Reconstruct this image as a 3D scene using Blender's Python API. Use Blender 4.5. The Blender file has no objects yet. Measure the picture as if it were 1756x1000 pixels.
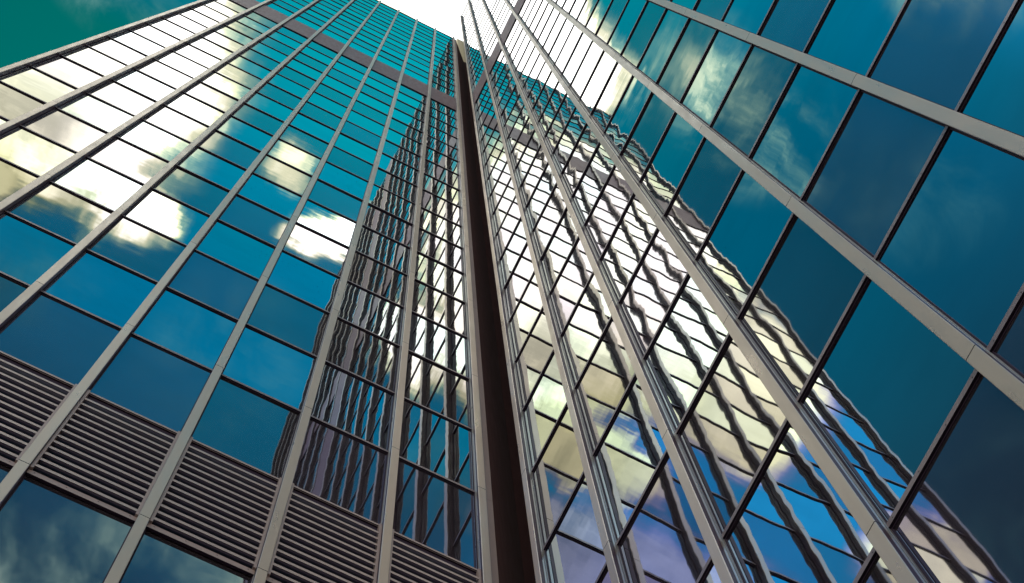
import bpy, math, random
from mathutils import Matrix, Vector
random.seed(11)

# ------------------------------------------------------------------ camera
scn = bpy.context.scene
W0, H0 = 1756.0, 1000.0
F = 3266.07
H = 7.2                                   # metres between two mullion joints (two storeys)
EYE = 1.6
C = Vector((-0.57221 * H, -0.99519 * H, EYE))
Z0 = EYE + 3.77098 * H                    # world height of joint row 0
RT = Vector((0.89915276, -0.43754448, -0.00889586))
DN = Vector((0.41994800, 0.86835589, -0.26382138))
FW = Vector((0.12315837, 0.23347993, 0.96453053))
cam_d = bpy.data.cameras.new("camera")
cam = bpy.data.objects.new("camera", cam_d)
scn.collection.objects.link(cam)
m = Matrix(((RT.x, -DN.x, -FW.x, C.x), (RT.y, -DN.y, -FW.y, C.y), (RT.z, -DN.z, -FW.z, C.z), (0, 0, 0, 1)))
cam.matrix_world = m
cam_d.sensor_width = 36.0
cam_d.sensor_fit = 'HORIZONTAL'
cam_d.lens = F / W0 * 36.0
cam_d.shift_x = 82.35 / W0
cam_d.shift_y = 249.11 / W0
cam_d.clip_start = 0.1
cam_d.clip_end = 6000
scn.camera = cam
scn.render.resolution_x = 1024
scn.render.resolution_y = 583

scn.view_settings.view_transform = 'Standard'
scn.view_settings.look = 'None'
scn.view_settings.exposure = 0.0
scn.view_settings.gamma = 1.0
try:
    scn.cycles.max_bounces = 12
    scn.cycles.glossy_bounces = 10
    scn.cycles.use_denoising = True
    scn.cycles.denoiser = 'OPENIMAGEDENOISE'
    scn.cycles.denoising_input_passes = 'RGB_ALBEDO_NORMAL'
    scn.cycles.denoising_prefilter = 'ACCURATE'
    scn.cycles.sample_clamp_indirect = 1.2
    scn.cycles.adaptive_threshold = 0.005
except Exception:
    pass

# ------------------------------------------------------------------ world: sky with drifting clouds
world = bpy.data.worlds.new("World")
scn.world = world
world.use_nodes = True
nt = world.node_tree
nt.nodes.clear()


class NB:
    """tiny node helper"""
    def __init__(s, tree):
        s.t = tree

    def node(s, kind, **kw):
        n = s.t.nodes.new(kind)
        for k, v in kw.items():
            setattr(n, k, v)
        return n

    def put(s, sock, v):
        if isinstance(v, bpy.types.NodeSocket):
            s.t.links.new(v, sock)
        elif v is not None:
            sock.default_value = v

    def math(s, op, a, b=None, c=None, clamp=False):
        n = s.node('ShaderNodeMath', operation=op)
        n.use_clamp = clamp
        s.put(n.inputs[0], a)
        s.put(n.inputs[1], b)
        if c is not None:
            s.put(n.inputs[2], c)
        return n.outputs[0]

    def mix(s, fac, a, b, blend='MIX'):
        n = s.node('ShaderNodeMix', data_type='RGBA', blend_type=blend)
        n.clamp_factor = True
        s.put(n.inputs[0], fac)
        for sock, v in ((n.inputs[6], a), (n.inputs[7], b)):
            if isinstance(v, tuple):
                v = (*v, 1.0) if len(v) == 3 else v
            s.put(sock, v)
        return n.outputs[2]

    def ramp(s, v, a, b, to0=0.0, to1=1.0, smooth=True):
        n = s.node('ShaderNodeMapRange')
        n.interpolation_type = 'SMOOTHSTEP' if smooth else 'LINEAR'
        s.put(n.inputs[0], v)
        n.inputs[1].default_value = a
        n.inputs[2].default_value = b
        n.inputs[3].default_value = to0
        n.inputs[4].default_value = to1
        return n.outputs[0]

    def noise(s, vec, scale, detail=4.0, rough=0.55, lac=2.0, dist=0.0):
        n = s.node('ShaderNodeTexNoise')
        s.put(n.inputs['Vector'], vec)
        n.inputs['Scale'].default_value = scale
        n.inputs['Detail'].default_value = detail
        n.inputs['Roughness'].default_value = rough
        n.inputs['Distortion'].default_value = dist
        return n


try:
    world.cycles.sampling_method = 'MANUAL'
    world.cycles.sample_map_resolution = 2048
except Exception:
    pass
w = NB(nt)
SUN_EL, SUN_ROT = math.radians(62), math.radians(40)
sky = w.node('ShaderNodeTexSky')
sky.sky_type = 'NISHITA'
sky.sun_disc = False
sky.sun_elevation = SUN_EL
sky.sun_rotation = SUN_ROT
sky.altitude = 100
sky.air_density = 1.0
sky.dust_density = 0.6
sky.ozone_density = 2.0

tc = w.node('ShaderNodeTexCoord')
sep = w.node('ShaderNodeSeparateXYZ')
nt.links.new(tc.outputs['Generated'], sep.inputs[0])
zc = w.math('MAXIMUM', sep.outputs[2], 0.04)
u = w.math('DIVIDE', sep.outputs[0], zc)      # position on a flat cloud deck
v = w.math('DIVIDE', sep.outputs[1], zc)
comb = w.node('ShaderNodeCombineXYZ')
w.put(comb.inputs[0], u)
w.put(comb.inputs[1], v)
uv = comb.outputs[0]
n1 = w.noise(uv, 9.0, 6.0, 0.6)
n2 = w.noise(uv, 30.0, 5.0, 0.6, dist=0.4)
nn = w.math('ADD', w.math('MULTIPLY', w.math('SUBTRACT', n1.outputs['Fac'], 0.5), 1.9),
            w.math('MULTIPLY', w.math('SUBTRACT', n2.outputs['Fac'], 0.5), 1.5))


def blob(cu, cv, ru, rv, gain, noise_amt=1.0, rot=0.0):
    """soft ellipse on the cloud deck, ragged by noise"""
    du = w.math('SUBTRACT', u, cu)
    dv = w.math('SUBTRACT', v, cv)
    c, s_ = math.cos(rot), math.sin(rot)
    a = w.math('ADD', w.math('MULTIPLY', du, c / ru), w.math('MULTIPLY', dv, s_ / ru))
    b = w.math('ADD', w.math('MULTIPLY', du, -s_ / rv), w.math('MULTIPLY', dv, c / rv))
    r2 = w.math('ADD', w.math('MULTIPLY', a, a), w.math('MULTIPLY', b, b))
    x = w.math('SUBTRACT', 1.0, r2)
    x = w.math('ADD', x, w.math('MULTIPLY', nn, noise_amt))
    return w.math('MULTIPLY', w.ramp(x, 0.05, 0.75), gain)


BLOBS = [
    (-0.150, -0.137, 0.116, 0.096, 1.0, 0.50, 0.0),
    (-0.082, -0.205, 0.036, 0.036, 0.95, 0.9, 0.0),
    (-0.250, -0.150, 0.066, 0.056, 0.80, 0.4, 0.0),
    (-0.128, -0.182, 0.062, 0.050, 0.95, 0.5, 0.0),
    (0.026, 0.044, 0.036, 0.028, 1.0, 0.3, 0.0),
    (-0.190, -0.225, 0.060, 0.034, 0.66, 0.8, 0.0),
    (-0.385, -0.200, 0.050, 0.045, 0.66, 0.6, 0.0),
    (-0.250, -0.270, 0.120, 0.045, 0.36, 0.6, 0.0),
    (-0.040, 0.032, 0.100, 0.044, 1.0, 0.70, -0.15),
    (0.060, 0.055, 0.070, 0.050, 1.0, 0.25, 0.0),
    (-0.020, -0.148, 0.022, 0.022, 0.66, 1.3, 0.5),
    (0.022, -0.171, 0.038, 0.015, 1.0, 0.9, 0.3),
]
WISPS = [                       # thin torn cloud: (u, v, ru, rv, gain, rot)
    (-0.180, 0.022, 0.070, 0.046, 0.56, -0.3),
    (-0.248, -0.088, 0.050, 0.042, 0.55, 0.2),
    (-0.285, 0.020, 0.060, 0.045, 0.09, 0.4),
    (-0.135, 0.106, 0.060, 0.030, 0.26, 0.2),
    (-0.090, -0.420, 0.100, 0.060, 0.55, 0.4),
    (0.030, -0.385, 0.110, 0.060, 0.42, 0.2),
    (-0.430, 0.150, 0.080, 0.080, 0.07, 0.3),
    (-0.120, -0.270, 0.080, 0.030, 0.12, 0.1),
    (-0.010, -0.260, 0.060, 0.050, 0.10, 0.9),
]
wn_ = w.noise(uv, 16.0, 8.0, 0.62, dist=0.5)
torn = w.ramp(wn_.outputs['Fac'], 0.40, 0.72)


def wisp(cu, cv, ru, rv, gain, rot):
    du = w.math('SUBTRACT', u, cu)
    dv = w.math('SUBTRACT', v, cv)
    c, s_ = math.cos(rot), math.sin(rot)
    a = w.math('ADD', w.math('MULTIPLY', du, c / ru), w.math('MULTIPLY', dv, s_ / ru))
    b = w.math('ADD', w.math('MULTIPLY', du, -s_ / rv), w.math('MULTIPLY', dv, c / rv))
    r2 = w.math('ADD', w.math('MULTIPLY', a, a), w.math('MULTIPLY', b, b))
    m_ = w.ramp(w.math('SUBTRACT', 1.0, r2), 0.0, 0.9)
    return w.math('MULTIPLY', w.math('MULTIPLY', m_, torn), gain)


dens = None
for bdef in BLOBS:
    x = blob(*bdef)
    dens = x if dens is None else w.math('MAXIMUM', dens, x)
for wdef in WISPS:
    dens = w.math('MAXIMUM', dens, wisp(*wdef))
# thin veil further out from the zenith
r = w.math('SQRT', w.math('ADD', w.math('MULTIPLY', u, u), w.math('MULTIPLY', v, v)))
far_n = w.noise(uv, 1.6, 6.0, 0.62)
far = w.math('MULTIPLY', w.ramp(far_n.outputs['Fac'], 0.5, 0.68), w.ramp(r, 0.5, 0.75))
dens = w.math('MAXIMUM', dens, w.math('MULTIPLY', far, 0.6))

# clear sky colour: the real sky model, pulled to teal overhead and deep blue lower down
near = w.ramp(r, 0.03, 0.24)
low = w.ramp(r, 0.24, 0.46)
tint = w.mix(near, (0.0, 1.62, 1.90), (0.0, 0.74, 1.38))
tint = w.mix(low, tint, (0.07, 0.35, 0.60))
hor = w.ramp(r, 0.7, 2.0)
tint = w.mix(hor, tint, (3.3, 3.0, 2.6))
green = w.math('MULTIPLY', w.ramp(v, 0.085, 0.13), w.ramp(u, -0.22, -0.18))
green = w.math('MULTIPLY', green, w.math('SUBTRACT', 1.0, low))
tint = w.mix(green, tint, (0.0, 1.0, 0.92))
xq = w.math('MULTIPLY', w.ramp(u, -0.25, -0.13, 1.0, 0.0), w.ramp(v, -0.14, -0.05, 1.0, 0.0))
tint = w.mix(w.math('MULTIPLY', xq, w.math('SUBTRACT', 1.0, hor)), tint, (0.03, 0.60, 1.42))
side = w.ramp(v, -0.12, 0.06, 1.15, 0.62)
side = w.math('MULTIPLY', side, w.math('ADD', 1.0, w.math('MULTIPLY', xq, 1.1)))
side = w.math('MAXIMUM', side, hor)
lum = w.node('ShaderNodeRGBToBW')
sk = w.node('ShaderNodeMix', data_type='RGBA', blend_type='MULTIPLY')
sk.inputs[0].default_value = 1.0
nt.links.new(sky.outputs[0], lum.inputs[0])
nt.links.new(w.math('MULTIPLY', lum.outputs[0], side), sk.inputs[6])
nt.links.new(tint, sk.inputs[7])
clear = sk.outputs[2]

cr = w.node('ShaderNodeValToRGB')
els = cr.color_ramp.elements
els[0].position = 0.0
els[0].color = (0.8, 2.6, 2.6, 1)
els[1].position = 1.0
els[1].color = (24, 24, 23, 1)
e = els.new(0.35); e.color = (2.6, 4.4, 3.6, 1)
e = els.new(0.62); e.color = (9.5, 9.6, 6.6, 1)
e = els.new(0.80); e.color = (17, 17, 14.5, 1)
w.put(cr.inputs[0], dens)
# away from the zenith the thin cloud turns from sea green to lilac grey
cr2 = w.node('ShaderNodeValToRGB')
els = cr2.color_ramp.elements
els[0].position = 0.0
els[0].color = (0.9, 1.3, 3.2, 1)
els[1].position = 1.0
els[1].color = (20, 20, 18, 1)
e = els.new(0.30); e.color = (3.6, 3.8, 8.2, 1)
e = els.new(0.55); e.color = (8.8, 9.0, 9.2, 1)
e = els.new(0.75); e.color = (16, 16.4, 11.4, 1)
w.put(cr2.inputs[0], dens)
lil = w.math('MULTIPLY', w.ramp(v, -0.09, -0.13, 0.0, 1.0), w.ramp(u, -0.12, -0.19, 0.0, 1.0))
cloud = w.mix(w.math('MULTIPLY', lil, w.ramp(r, 0.20, 0.29)), cr.outputs[0], cr2.outputs[0])
# the far flank of the big cloud is in its own shade and reads cream
flank = w.math('MULTIPLY', w.ramp(v, -0.175, -0.115, 1.0, 0.0), w.ramp(u, -0.14, -0.08, 1.0, 0.0))
flank = w.math('MULTIPLY', flank, w.ramp(u, -0.245, -0.20, 0.5, 1.0))
fshade = w.mix(w.ramp(n2.outputs['Fac'], 0.36, 0.62), (0.30, 0.30, 0.24), (0.66, 0.64, 0.49))
cloud = w.mix(flank, cloud, w.mix(1.0, cloud, fshade, 'MULTIPLY'))
col = w.mix(w.ramp(dens, 0.0, 0.42, smooth=False), clear, cloud)
bg = w.node('ShaderNodeBackground')
bg.inputs['Strength'].default_value = 0.12
nt.links.new(col, bg.inputs['Color'])
wo = w.node('ShaderNodeOutputWorld')
nt.links.new(bg.outputs[0], wo.inputs['Surface'])

# ------------------------------------------------------------------ sun
sd = bpy.data.lights.new("sun", 'SUN')
sd.energy = 2.5
sd.angle = math.radians(0.5)
sd.color = (1.0, 0.93, 0.82)
so = bpy.data.objects.new("sun", sd)
scn.collection.objects.link(so)
sv = Vector((math.sin(SUN_ROT) * math.cos(SUN_EL), math.cos(SUN_ROT) * math.cos(SUN_EL), math.sin(SUN_EL)))
so.rotation_euler = sv.to_track_quat('Z', 'Y').to_euler()
so.location = (20, 20, 200)


# ------------------------------------------------------------------ materials
def mat(name):
    mt = bpy.data.materials.new(name)
    mt.use_nodes = True
    t = mt.node_tree
    p = t.nodes['Principled BSDF']
    return mt, NB(t), p


def world_pos(b):
    g = b.node('ShaderNodeNewGeometry')
    return g.outputs['Position']


def glass(name, base, rough, seed, metallic=1.0):
    mt, b, p = mat(name)
    pos = world_pos(b)
    mp = b.node('ShaderNodeMapping')
    b.put(mp.inputs['Vector'], pos)
    mp.inputs['Scale'].default_value = (1.0, 1.0, 1.0)
    mp.inputs['Location'].default_value = (seed, seed * 0.7, 0)
    fine = b.noise(mp.outputs[0], 1.7, 1.0, 0.35)
    roll = b.node('ShaderNodeTexWave', wave_type='BANDS', bands_direction='Z')
    b.put(roll.inputs['Vector'], mp.outputs[0])
    roll.inputs['Scale'].default_value = 0.9
    roll.inputs['Distortion'].default_value = 1.5
    roll.inputs['Detail'].default_value = 1.0
    h = b.math('ADD', b.math('MULTIPLY', fine.outputs['Fac'], 0.00055),
               b.math('MULTIPLY', roll.outputs['Fac'], 0.000010))
    bp = b.node('ShaderNodeBump')
    bp.inputs['Strength'].default_value = 1.0
    bp.inputs['Distance'].default_value = 1.0
    b.put(bp.inputs['Height'], h)
    dirt = b.noise(pos, 0.8, 3.0, 0.6)
    c = b.mix(b.ramp(dirt.outputs['Fac'], 0.3, 0.75), base, tuple(x * 0.9 for x in base))
    b.put(p.inputs['Base Color'], c)
    p.inputs['Metallic'].default_value = metallic
    p.inputs['Roughness'].default_value = rough
    b.put(p.inputs['Normal'], bp.outputs[0])
    return mt


def metal(name, base, rough, metallic, var=0.12, bump=0.0004):
    mt, b, p = mat(name)
    pos = world_pos(b)
    mp = b.node('ShaderNodeMapping')
    b.put(mp.inputs['Vector'], pos)
    mp.inputs['Scale'].default_value = (4.0, 4.0, 0.5)
    streak = b.noise(mp.outputs[0], 2.0, 2.0, 0.5)
    seg = b.math('FLOOR', b.math('DIVIDE', b.math('SUBTRACT', _z(b, pos), Z0), H))
    wn = b.node('ShaderNodeTexWhiteNoise', noise_dimensions='2D')
    cb = b.node('ShaderNodeCombineXYZ')
    b.put(cb.inputs[0], seg)
    oi = b.node('ShaderNodeObjectInfo')
    b.put(cb.inputs[1], b.math('MULTIPLY', oi.outputs['Random'], 50.0))
    b.put(wn.inputs['Vector'], cb.outputs[0])
    k = b.math('ADD', b.math('MULTIPLY', streak.outputs['Fac'], var * 1.4),
               b.math('MULTIPLY', wn.outputs['Value'], var))
    k = b.math('SUBTRACT', 1.0 + var, k)
    mx = b.mix(1.0, base, k, 'MULTIPLY')
    b.put(p.inputs['Base Color'], mx)
    p.inputs['Metallic'].default_value = metallic
    b.put(p.inputs['Roughness'], b.ramp(streak.outputs['Fac'], 0.2, 0.8, rough - 0.05, rough + 0.07, False))
    if metallic == 0.0:
        p.inputs['Specular IOR Level'].default_value = 0.15
    return mt


def _z(b, pos):
    s = b.node('ShaderNodeSeparateXYZ')
    b.put(s.inputs[0], pos)
    return s.outputs[2]


M_CLEAR = glass("vision_glass", (0.96, 0.97, 0.92), 0.012, 3.1)
M_CLEAR2 = glass("vision_glass_cool", (0.80, 0.93, 0.98), 0.012, 8.3)
M_GREY = glass("spandrel_glass", (0.46, 0.42, 0.42), 0.02, 17.7, 0.98)
M_GREY2 = glass("spandrel_glass_lilac", (0.48, 0.42, 0.49), 0.02, 23.9, 0.97)
M_ALU = metal("satin_aluminium", (0.76, 0.61, 0.48), 0.30, 0.75, 0.15)
M_SIDE = metal("bronze_and_shaded_side", (0.040, 0.024, 0.036), 0.45, 0.0)
M_CHAN = metal("pale_channel", (0.62, 0.58, 0.52), 0.3, 0.9)
M_BAR = metal("bronze_bar", (0.26, 0.20, 0.21), 0.35, 0.6)
M_GAP = metal("black_gasket_and_shade", (0.017, 0.010, 0.022), 0.6, 0.0)
M_PANEL = metal("brown_panel", (0.165, 0.105, 0.110), 0.42, 0.2, 0.08)
M_LOUV = metal("louver_metal", (0.38, 0.30, 0.28), 0.42, 0.5)
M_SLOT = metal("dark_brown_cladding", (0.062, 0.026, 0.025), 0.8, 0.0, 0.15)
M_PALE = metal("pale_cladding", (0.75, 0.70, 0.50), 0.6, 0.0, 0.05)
M_CORE = metal("roof_membrane", (0.10, 0.10, 0.10), 0.8, 0.0)


# ------------------------------------------------------------------ mesh helper
class MB:
    def __init__(s):
        s.v, s.f, s.m, s.mats, s.sm = [], [], [], [], []

    def mi(s, mt):
        if mt not in s.mats:
            s.mats.append(mt)
        return s.mats.index(mt)

    def face(s, idx, mt, smooth=False):
        s.f.append(idx)
        s.m.append(s.mi(mt))
        s.sm.append(smooth)

    def prism(s, T, poly, z0, z1, mats, cap):
        """poly: (s, d) outline; mats: one material per edge; T maps (s,d,z) to world"""
        n = len(poly)
        b = len(s.v)
        for z in (z0, z1):
            for (a, d) in poly:
                s.v.append(T(a, d, z))
        for i in range(n):
            j = (i + 1) % n
            s.face((b + i, b + j, b + n + j, b + n + i), mats[i] if isinstance(mats, (list, tuple)) else mats)
        s.face(tuple(b + i for i in range(n))[::-1], cap)
        s.face(tuple(b + n + i for i in range(n)), cap)

    def box(s, T, s0, s1, d0, d1, z0, z1, mt, under=None):
        b = len(s.v)
        for z in (z0, z1):
            for (a, d) in ((s0, d0), (s1, d0), (s1, d1), (s0, d1)):
                s.v.append(T(a, d, z))
        q = [(0, 1, 5, 4), (1, 2, 6, 5), (2, 3, 7, 6), (3, 0, 4, 7), (4, 5, 6, 7)]
        for f in q:
            s.face(tuple(b + i for i in f), mt)
        s.face((b + 3, b + 2, b + 1, b), under or mt)  # under: bottom face coloured apart, black where its shade is painted in

    def build(s, name, parent=None, label=None, kind=None):
        me = bpy.data.meshes.new(name)
        me.from_pydata([tuple(p) for p in s.v], [], s.f)
        for mt in s.mats:
            me.materials.append(mt)
        me.polygons.foreach_set('material_index', s.m)
        me.polygons.foreach_set('use_smooth', s.sm)
        me.update()
        o = bpy.data.objects.new(name, me)
        scn.collection.objects.link(o)
        if parent:
            o.parent = parent
        if label:
            o['label'] = label
        if kind:
            o['kind'] = kind
        return o


# facade frames: s runs along the facade away from the inner corner, d runs into the building
XR, YR = 0.05273 * H, 0.05871 * H
WL, WR = 0.197543 * H, 0.196044 * H
CAPW = 0.128
DG = 0.125                                # glass sits this far behind the mullion faces


def TL(a, d, z):
    return (-a, d, Z0 + z * H)


def TR(a, d, z):
    return (XR + d, -(YR + a), Z0 + z * H)


def project(p):
    q = Vector(p) - C
    x, y, z = q.dot(RT), q.dot(DN), q.dot(FW)
    if z < 0.1:
        return None
    return (W0 / 2 - 82.35 + F * x / z, H0 / 2 + 249.11 + F * y / z)


def screen_area(T, s0, s1, z0, z1):
    pts = [project(T(a, DG, z)) for a, z in ((s0, z0), (s1, z0), (s1, z1), (s0, z1))]
    if any(p is None for p in pts):
        return 0.0
    # clip to the frame
    def clip(poly, ax, lim, sign):
        out = []
        for i in range(len(poly)):
            p, q = poly[i], poly[(i + 1) % len(poly)]
            pi, qi = sign * (p[ax] - lim) <= 0, sign * (q[ax] - lim) <= 0
            if pi:
                out.append(p)
            if pi != qi:
                t = (lim - p[ax]) / (q[ax] - p[ax])
                out.append((p[0] + t * (q[0] - p[0]), p[1] + t * (q[1] - p[1])))
        return out
    for ax, lim, sg in ((0, W0, 1), (0, 0, -1), (1, H0, 1), (1, 0, -1)):
        pts = clip(pts, ax, lim, sg)
        if len(pts) < 3:
            return 0.0
    a = 0.0
    for i in range(len(pts)):
        p, q = pts[i], pts[(i + 1) % len(pts)]
        a += p[0] * q[1] - q[0] * p[1]
    return abs(a) / 2


def add_pane(mb, T, flip, s0, s1, z0, z1, mt, rng):
    """one sheet of glass: bowed by a millimetre or so, a hair out of plumb, with its own slow waves"""
    b = len(mb.v)
    k = 1.0 if flip else 2.2
    bow = rng.choice((-1, 1)) * rng.uniform(0.0003, 0.0013) * k
    ts, tz = rng.gauss(0, 0.0018), rng.gauss(0, 0.0015)
    wa, wf, wp = rng.uniform(0.0001, 0.00045) * k, rng.uniform(0.7, 2.4), rng.uniform(0, 6.28)
    wb, wq = rng.uniform(0.0, 0.0002) * k, rng.uniform(0, 6.28)
    hw, hh = (s1 - s0) / 2, (z1 - z0) * H / 2
    nx, ny = 6, 18
    for j in range(ny + 1):
        for i in range(nx + 1):
            x, y = -1 + 2 * i / nx, -1 + 2 * j / ny
            d = DG + bow * (1 - x * x) * (1 - 0.6 * y * y) + ts * x * hw + tz * y * hh
            d += wa * x * math.sin(math.pi * wf * y + wp) + wb * math.sin(2.2 * x + wq) * math.cos(4.0 * y + wp)
            mb.v.append(T(s0 + (s1 - s0) * (x + 1) / 2, d, z0 + (z1 - z0) * (y + 1) / 2))
    for j in range(ny):
        for i in range(nx):
            q = (b + j * (nx + 1) + i, b + j * (nx + 1) + i + 1, b + (j + 1) * (nx + 1) + i + 1, b + (j + 1) * (nx + 1) + i)
            mb.face(q[::-1] if flip else q, mt, True)


TH = 0.085                                # height of a horizontal bar


def add_bar(mb, T, s0, s1, z, holes=False, p=0.027):
    zh = TH / H / 2
    mb.box(T, s0, s1, DG - p, DG + 0.02, z - zh, z + zh, M_BAR, M_GAP)  # underside in black: shade below the bar put into the colour
    # black gasket line below and above
    g = 0.022 / H
    mb.box(T, s0, s1, DG - 0.006, DG + 0.02, z - zh - g, z - zh - 0.0003, M_GAP)
    mb.box(T, s0, s1, DG - 0.004, DG + 0.02, z + zh + 0.0003, z + zh + g * 0.5, M_GAP)
    if holes:
        for k in range(4):
            c = s0 + (s1 - s0) * (0.06 + 0.88 * k / 3)
            ring = [(c + 0.007 * math.cos(t * math.pi / 4), z - 0.012 / H + 0.007 / H * math.sin(t * math.pi / 4)) for t in range(8)]
            b = len(mb.v)
            for (a, zz) in ring:
                mb.v.append(T(a, DG - p - 0.002, zz))
            mb.face(tuple(range(b, b + 8)), M_GAP)


def mullion(T, s0, ztop, parent, zbot=-3.9, width=CAPW, label=None, tip=True):
    """cap of folded sheets with open joints, a bronze return and a pale channel down to the glass"""
    mb = MB()
    c = 0.006
    s1 = s0 + width
    cap = [(s0, 0.055), (s0, c), (s0 + c, 0), (s1 - c, 0), (s1, c), (s1, 0.055)]
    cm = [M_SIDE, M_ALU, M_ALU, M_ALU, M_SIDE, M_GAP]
    z = zbot
    g = 0.016 / H
    k = math.ceil(zbot + 0.001)
    while z < ztop:
        e_ = min(k, ztop)
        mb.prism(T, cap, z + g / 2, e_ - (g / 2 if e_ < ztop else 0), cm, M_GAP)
        z = e_
        k += 1
    # spine, gasket recess and channel
    mb.box(T, s0 + 0.018, s1 - 0.018, 0.012, 0.066, zbot, ztop - 0.01, M_GAP)
    mid = s0 + 0.5 * width
    mb.box(T, mid, s1 - 0.004, 0.064, 0.090, zbot, ztop - 0.01, M_CHAN)
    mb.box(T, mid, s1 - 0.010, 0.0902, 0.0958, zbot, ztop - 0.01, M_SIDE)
    mb.box(T, mid, s1 + 0.004, 0.096, 0.150, zbot, ztop - 0.01, M_CHAN)
    # channel side towards the inner corner: its shade is put into the dark colour
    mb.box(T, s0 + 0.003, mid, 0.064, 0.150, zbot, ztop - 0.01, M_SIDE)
    mb.box(T, s0 - 0.018, s1 + 0.018, 0.116, 0.150, zbot, ztop - 0.012, M_GAP)
    return mb.build('mullion', parent, label)


def root(name, loc, label, cat):
    o = bpy.data.objects.new(name, None)
    scn.collection.objects.link(o)
    o.location = loc
    o['label'] = label
    o['category'] = cat
    return o


BAND0, BAND1, PITCH = 8.0, 8.79, 0.4946
LTOP, RTOP = 15.22, 18.68


def rows(top):
    z = [-3.5 + 0.5 * k for k in range(24)]         # -3.5 .. 8.0
    out = [(z[i], z[i + 1], 'glass', i) for i in range(23)]
    out.append((BAND0, BAND1, 'band', 0))
    a, k = BAND1, 0
    n = round((top - BAND1) / PITCH)
    st = (top - BAND1) / n
    for k in range(n):
        out.append((a, a + st, 'glass', k))
        a += st
    return out


def tower(T, flip, pitch, bays, top, parent, louver, solid=()):
    rng = random.Random(5 if flip else 9)
    cells = []
    for b in range(bays):
        s0, s1 = b * pitch + CAPW + 0.004, (b + 1) * pitch - 0.004
        for (z0, z1, kind, k) in rows(top):
            if b in solid:
                continue
            if kind == 'band':
                mb = MB()
                mb.box(T, s0, s1, 0.092, 0.16, z0 + 0.012 / H * 7.2 * 0.5, z1 - 0.006, M_PANEL, M_PANEL)
                mb.box(T, s0, s1, 0.086, 0.16, z0 - 0.004, z0 + 0.004, M_BAR, M_GAP)
                mb.box(T, s0, s1, 0.098, 0.16, z1 - 0.006 + 0.0003, z1 + 0.006, M_GAP)
                mb.build('spandrel_panel', parent)
                continue
            if louver and abs(z0 + 1.0) < 0.01:
                make_louver(T, s0, s1, z0, z1, parent)
                continue
            cells.append((screen_area(T, s0, s1, z0, z1), b, s0, s1, z0, z1, kind, k))
    cells.sort(key=lambda c: -c[0])
    rest_bar, rest_pane = MB(), MB()
    for i, (ar, b, s0, s1, z0, z1, kind, k) in enumerate(cells):
        # the clear pane sits in the upper half of each floor pair, the greyer one below it
        mt = (M_CLEAR, M_CLEAR2) if (k % 2 == 1) == (z0 < BAND0) else (M_GREY, M_GREY2)
        mt = mt[0] if rng.random() < 0.55 else mt[1]
        zh = (TH / 2) / H
        single = i < 100
        bar = MB() if single else rest_bar
        pane = MB() if single else rest_pane
        add_bar(bar, T, s0, s1, z0, holes=single)
        add_pane(pane, T, flip, s0 - 0.001, s1 + 0.001, z0 + zh * 0.5, z1 - zh * 0.5, mt, rng)
        if single:
            wo_ = bar.build('window', parent)
            pane.build('pane', wo_)
    wo_ = rest_bar.build('window', parent, kind='stuff')
    pn = rest_pane.build('pane', wo_, kind='stuff')


def make_louver(T, s0, s1, z0, z1, parent):
    mb = MB()
    hz = 1.0 / H
    # black cavity
    mb.box(T, s0, s1, 0.118, 0.16, z0, z1, M_GAP)
    # frame: bottom rail with rivets, stiles, head
    mb.box(T, s0, s1, 0.080, 0.117, z0 - 0.05 * hz, z0 + 0.08 * hz, M_LOUV, M_GAP)
    mb.box(T, s0, s1, 0.085, 0.117, z1 - 0.02 * hz, z1 + 0.045 * hz, M_LOUV, M_GAP)
    for (a, b) in ((s0, s0 + 0.035), (s1 - 0.035, s1)):
        mb.box(T, a, b, 0.046, 0.117, z0 + 0.0802 * hz, z1 - 0.0202 * hz, M_LOUV)
    n = 13
    lo, hi = z0 + 0.17 * hz, z1 - 0.20 * hz
    for k in range(n):
        z = lo + (hi - lo) * k / n
        h = 0.125 * hz
        b = len(mb.v)
        pr = [(0.050, 0.0), (0.050, 0.020 * hz), (0.066, h), (0.070, h), (0.058, 0.0)]
        for a in (s0 + 0.035, s1 - 0.035):
            for (d, dz) in pr:
                mb.v.append(T(a, d, z + dz))
        for i in range(5):
            j = (i + 1) % 5
            mb.face((b + i, b + j, b + 5 + j, b + 5 + i), M_GAP if i == 4 else M_LOUV)
    for k in range(4):
        c = s0 + (s1 - s0) * (0.06 + 0.88 * k / 3)
        b = len(mb.v)
        for t in range(8):
            mb.v.append(T(c + 0.010 * math.cos(t * math.pi / 4), 0.078, z0 + 0.03 * hz + 0.010 * hz * math.sin(t * math.pi / 4)))
        mb.face(tuple(range(b, b + 8)), M_GAP)
    mb.build('louver_panel', parent)


# ------------------------------------------------------------------ left tower (facade square to the camera's left)
tl = root('office_tower', (0, 0, 0),
          'glass office tower on the left with slatted louver panels across one storey near the bottom', 'tower')
NL = 8
tower(TL, True, WL, NL, LTOP, tl, True)
for i in range(NL + 1):
    mullion(TL, i * WL, LTOP + 0.02, tl)
mb = MB()                                              # body behind the glass, roof and parapet
mb.box(TL, -0.04, NL * WL + CAPW - 0.01, 0.152, 24.0, -3.98, LTOP - 0.01, M_CORE)
mb.build('tower_core', tl)
mb = MB()
for b_ in range(NL):
    s0, s1 = b_ * WL + CAPW + 0.02, (b_ + 1) * WL - 0.02
    mb.box(TL, s0, s1, 0.090, 0.30, LTOP - 0.008, LTOP + 0.010, M_BAR, M_GAP)
mb.build('parapet_rail', tl)
mb = MB()                                              # flat strip beside the corner mullion, with its own joints
z = -3.98
for k in range(-3, 17):
    e_ = min(k, LTOP)
    if e_ > z:
        mb.box(TL, -0.17, -0.005, DG - 0.002, 0.150, z + 0.0008, e_ - 0.0008, M_LOUV)
    z = e_
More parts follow.
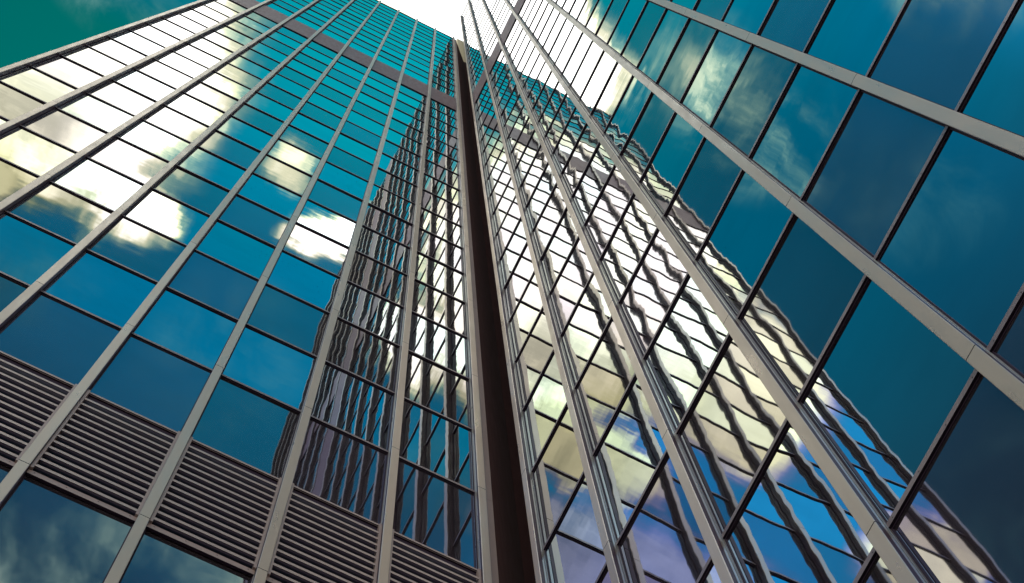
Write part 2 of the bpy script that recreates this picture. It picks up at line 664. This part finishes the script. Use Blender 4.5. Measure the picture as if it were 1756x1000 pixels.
mb.box(TL, -0.166, -0.005, DG + 0.004, 0.151, -3.98, LTOP, M_GAP)
mb.build('pier_panel', tl)

# ------------------------------------------------------------------ right tower
tr = root('office_tower', (XR, -YR, 0),
          'taller glass office tower on the right whose panes mirror the bowed lines of its neighbour', 'tower')
tr.location = (0, 0, 0)
NR = 17
tower(TR, False, WR, NR, RTOP, tr, False, solid=(8,))
for i in range(NR + 1):
    mullion(TR, i * WR, RTOP + 0.0, tr)
mb = MB()
zz = -3.9
k = -3
while zz < RTOP:
    e_ = min(k, RTOP)
    mb.box(TR, 8 * WR + CAPW + 0.01, 9 * WR - 0.01, 0.03, 0.16, zz + 0.001, e_ - 0.001, M_PANEL)
    zz = e_
    k += 1
mb.build('solid_pier', tr)
mb = MB()
mb.box(TR, -0.12, NR * WR + CAPW - 0.01, 0.152, 24.0, -3.98, RTOP - 0.01, M_CORE)
mb.build('tower_core', tr)
mb = MB()
for b_ in range(NR):
    mb.box(TR, b_ * WR + CAPW + 0.02, (b_ + 1) * WR - 0.02, 0.090, 0.30, RTOP - 0.008, RTOP + 0.010, M_BAR, M_GAP)
mb.build('parapet_rail', tr)

# recess between the towers: splayed brown cladding, then a pale wall rising above the lower roof
def TW(a, d, z):
    return (a, d, Z0 + z * H)


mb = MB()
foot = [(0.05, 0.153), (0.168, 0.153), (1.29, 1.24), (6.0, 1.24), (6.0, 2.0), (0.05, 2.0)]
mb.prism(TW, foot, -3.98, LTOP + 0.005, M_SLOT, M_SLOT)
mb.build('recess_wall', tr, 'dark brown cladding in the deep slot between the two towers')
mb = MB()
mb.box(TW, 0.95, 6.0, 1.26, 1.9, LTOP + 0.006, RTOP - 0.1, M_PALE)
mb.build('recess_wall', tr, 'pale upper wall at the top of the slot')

# ------------------------------------------------------------------ ground
mg, bgd, pg = mat("plaza_paving")
pos = world_pos(bgd)
br = bgd.node('ShaderNodeTexBrick')
bgd.put(br.inputs['Vector'], pos)
br.inputs['Scale'].default_value = 1.2
br.inputs['Color1'].default_value = (0.22, 0.21, 0.20, 1)
br.inputs['Color2'].default_value = (0.27, 0.26, 0.24, 1)
br.inputs['Mortar'].default_value = (0.08, 0.08, 0.08, 1)
br.inputs['Mortar Size'].default_value = 0.01
bgd.put(pg.inputs['Base Color'], br.outputs['Color'])
pg.inputs['Roughness'].default_value = 0.8
gb = MB()
gb.v = [(-1500, -1500, 0), (1500, -1500, 0), (1500, 1500, 0), (-1500, 1500, 0)]
gb.face((0, 1, 2, 3), mg)
go = gb.build('ground')
go['kind'] = 'structure'
go['label'] = 'paved plaza at the foot of the towers'
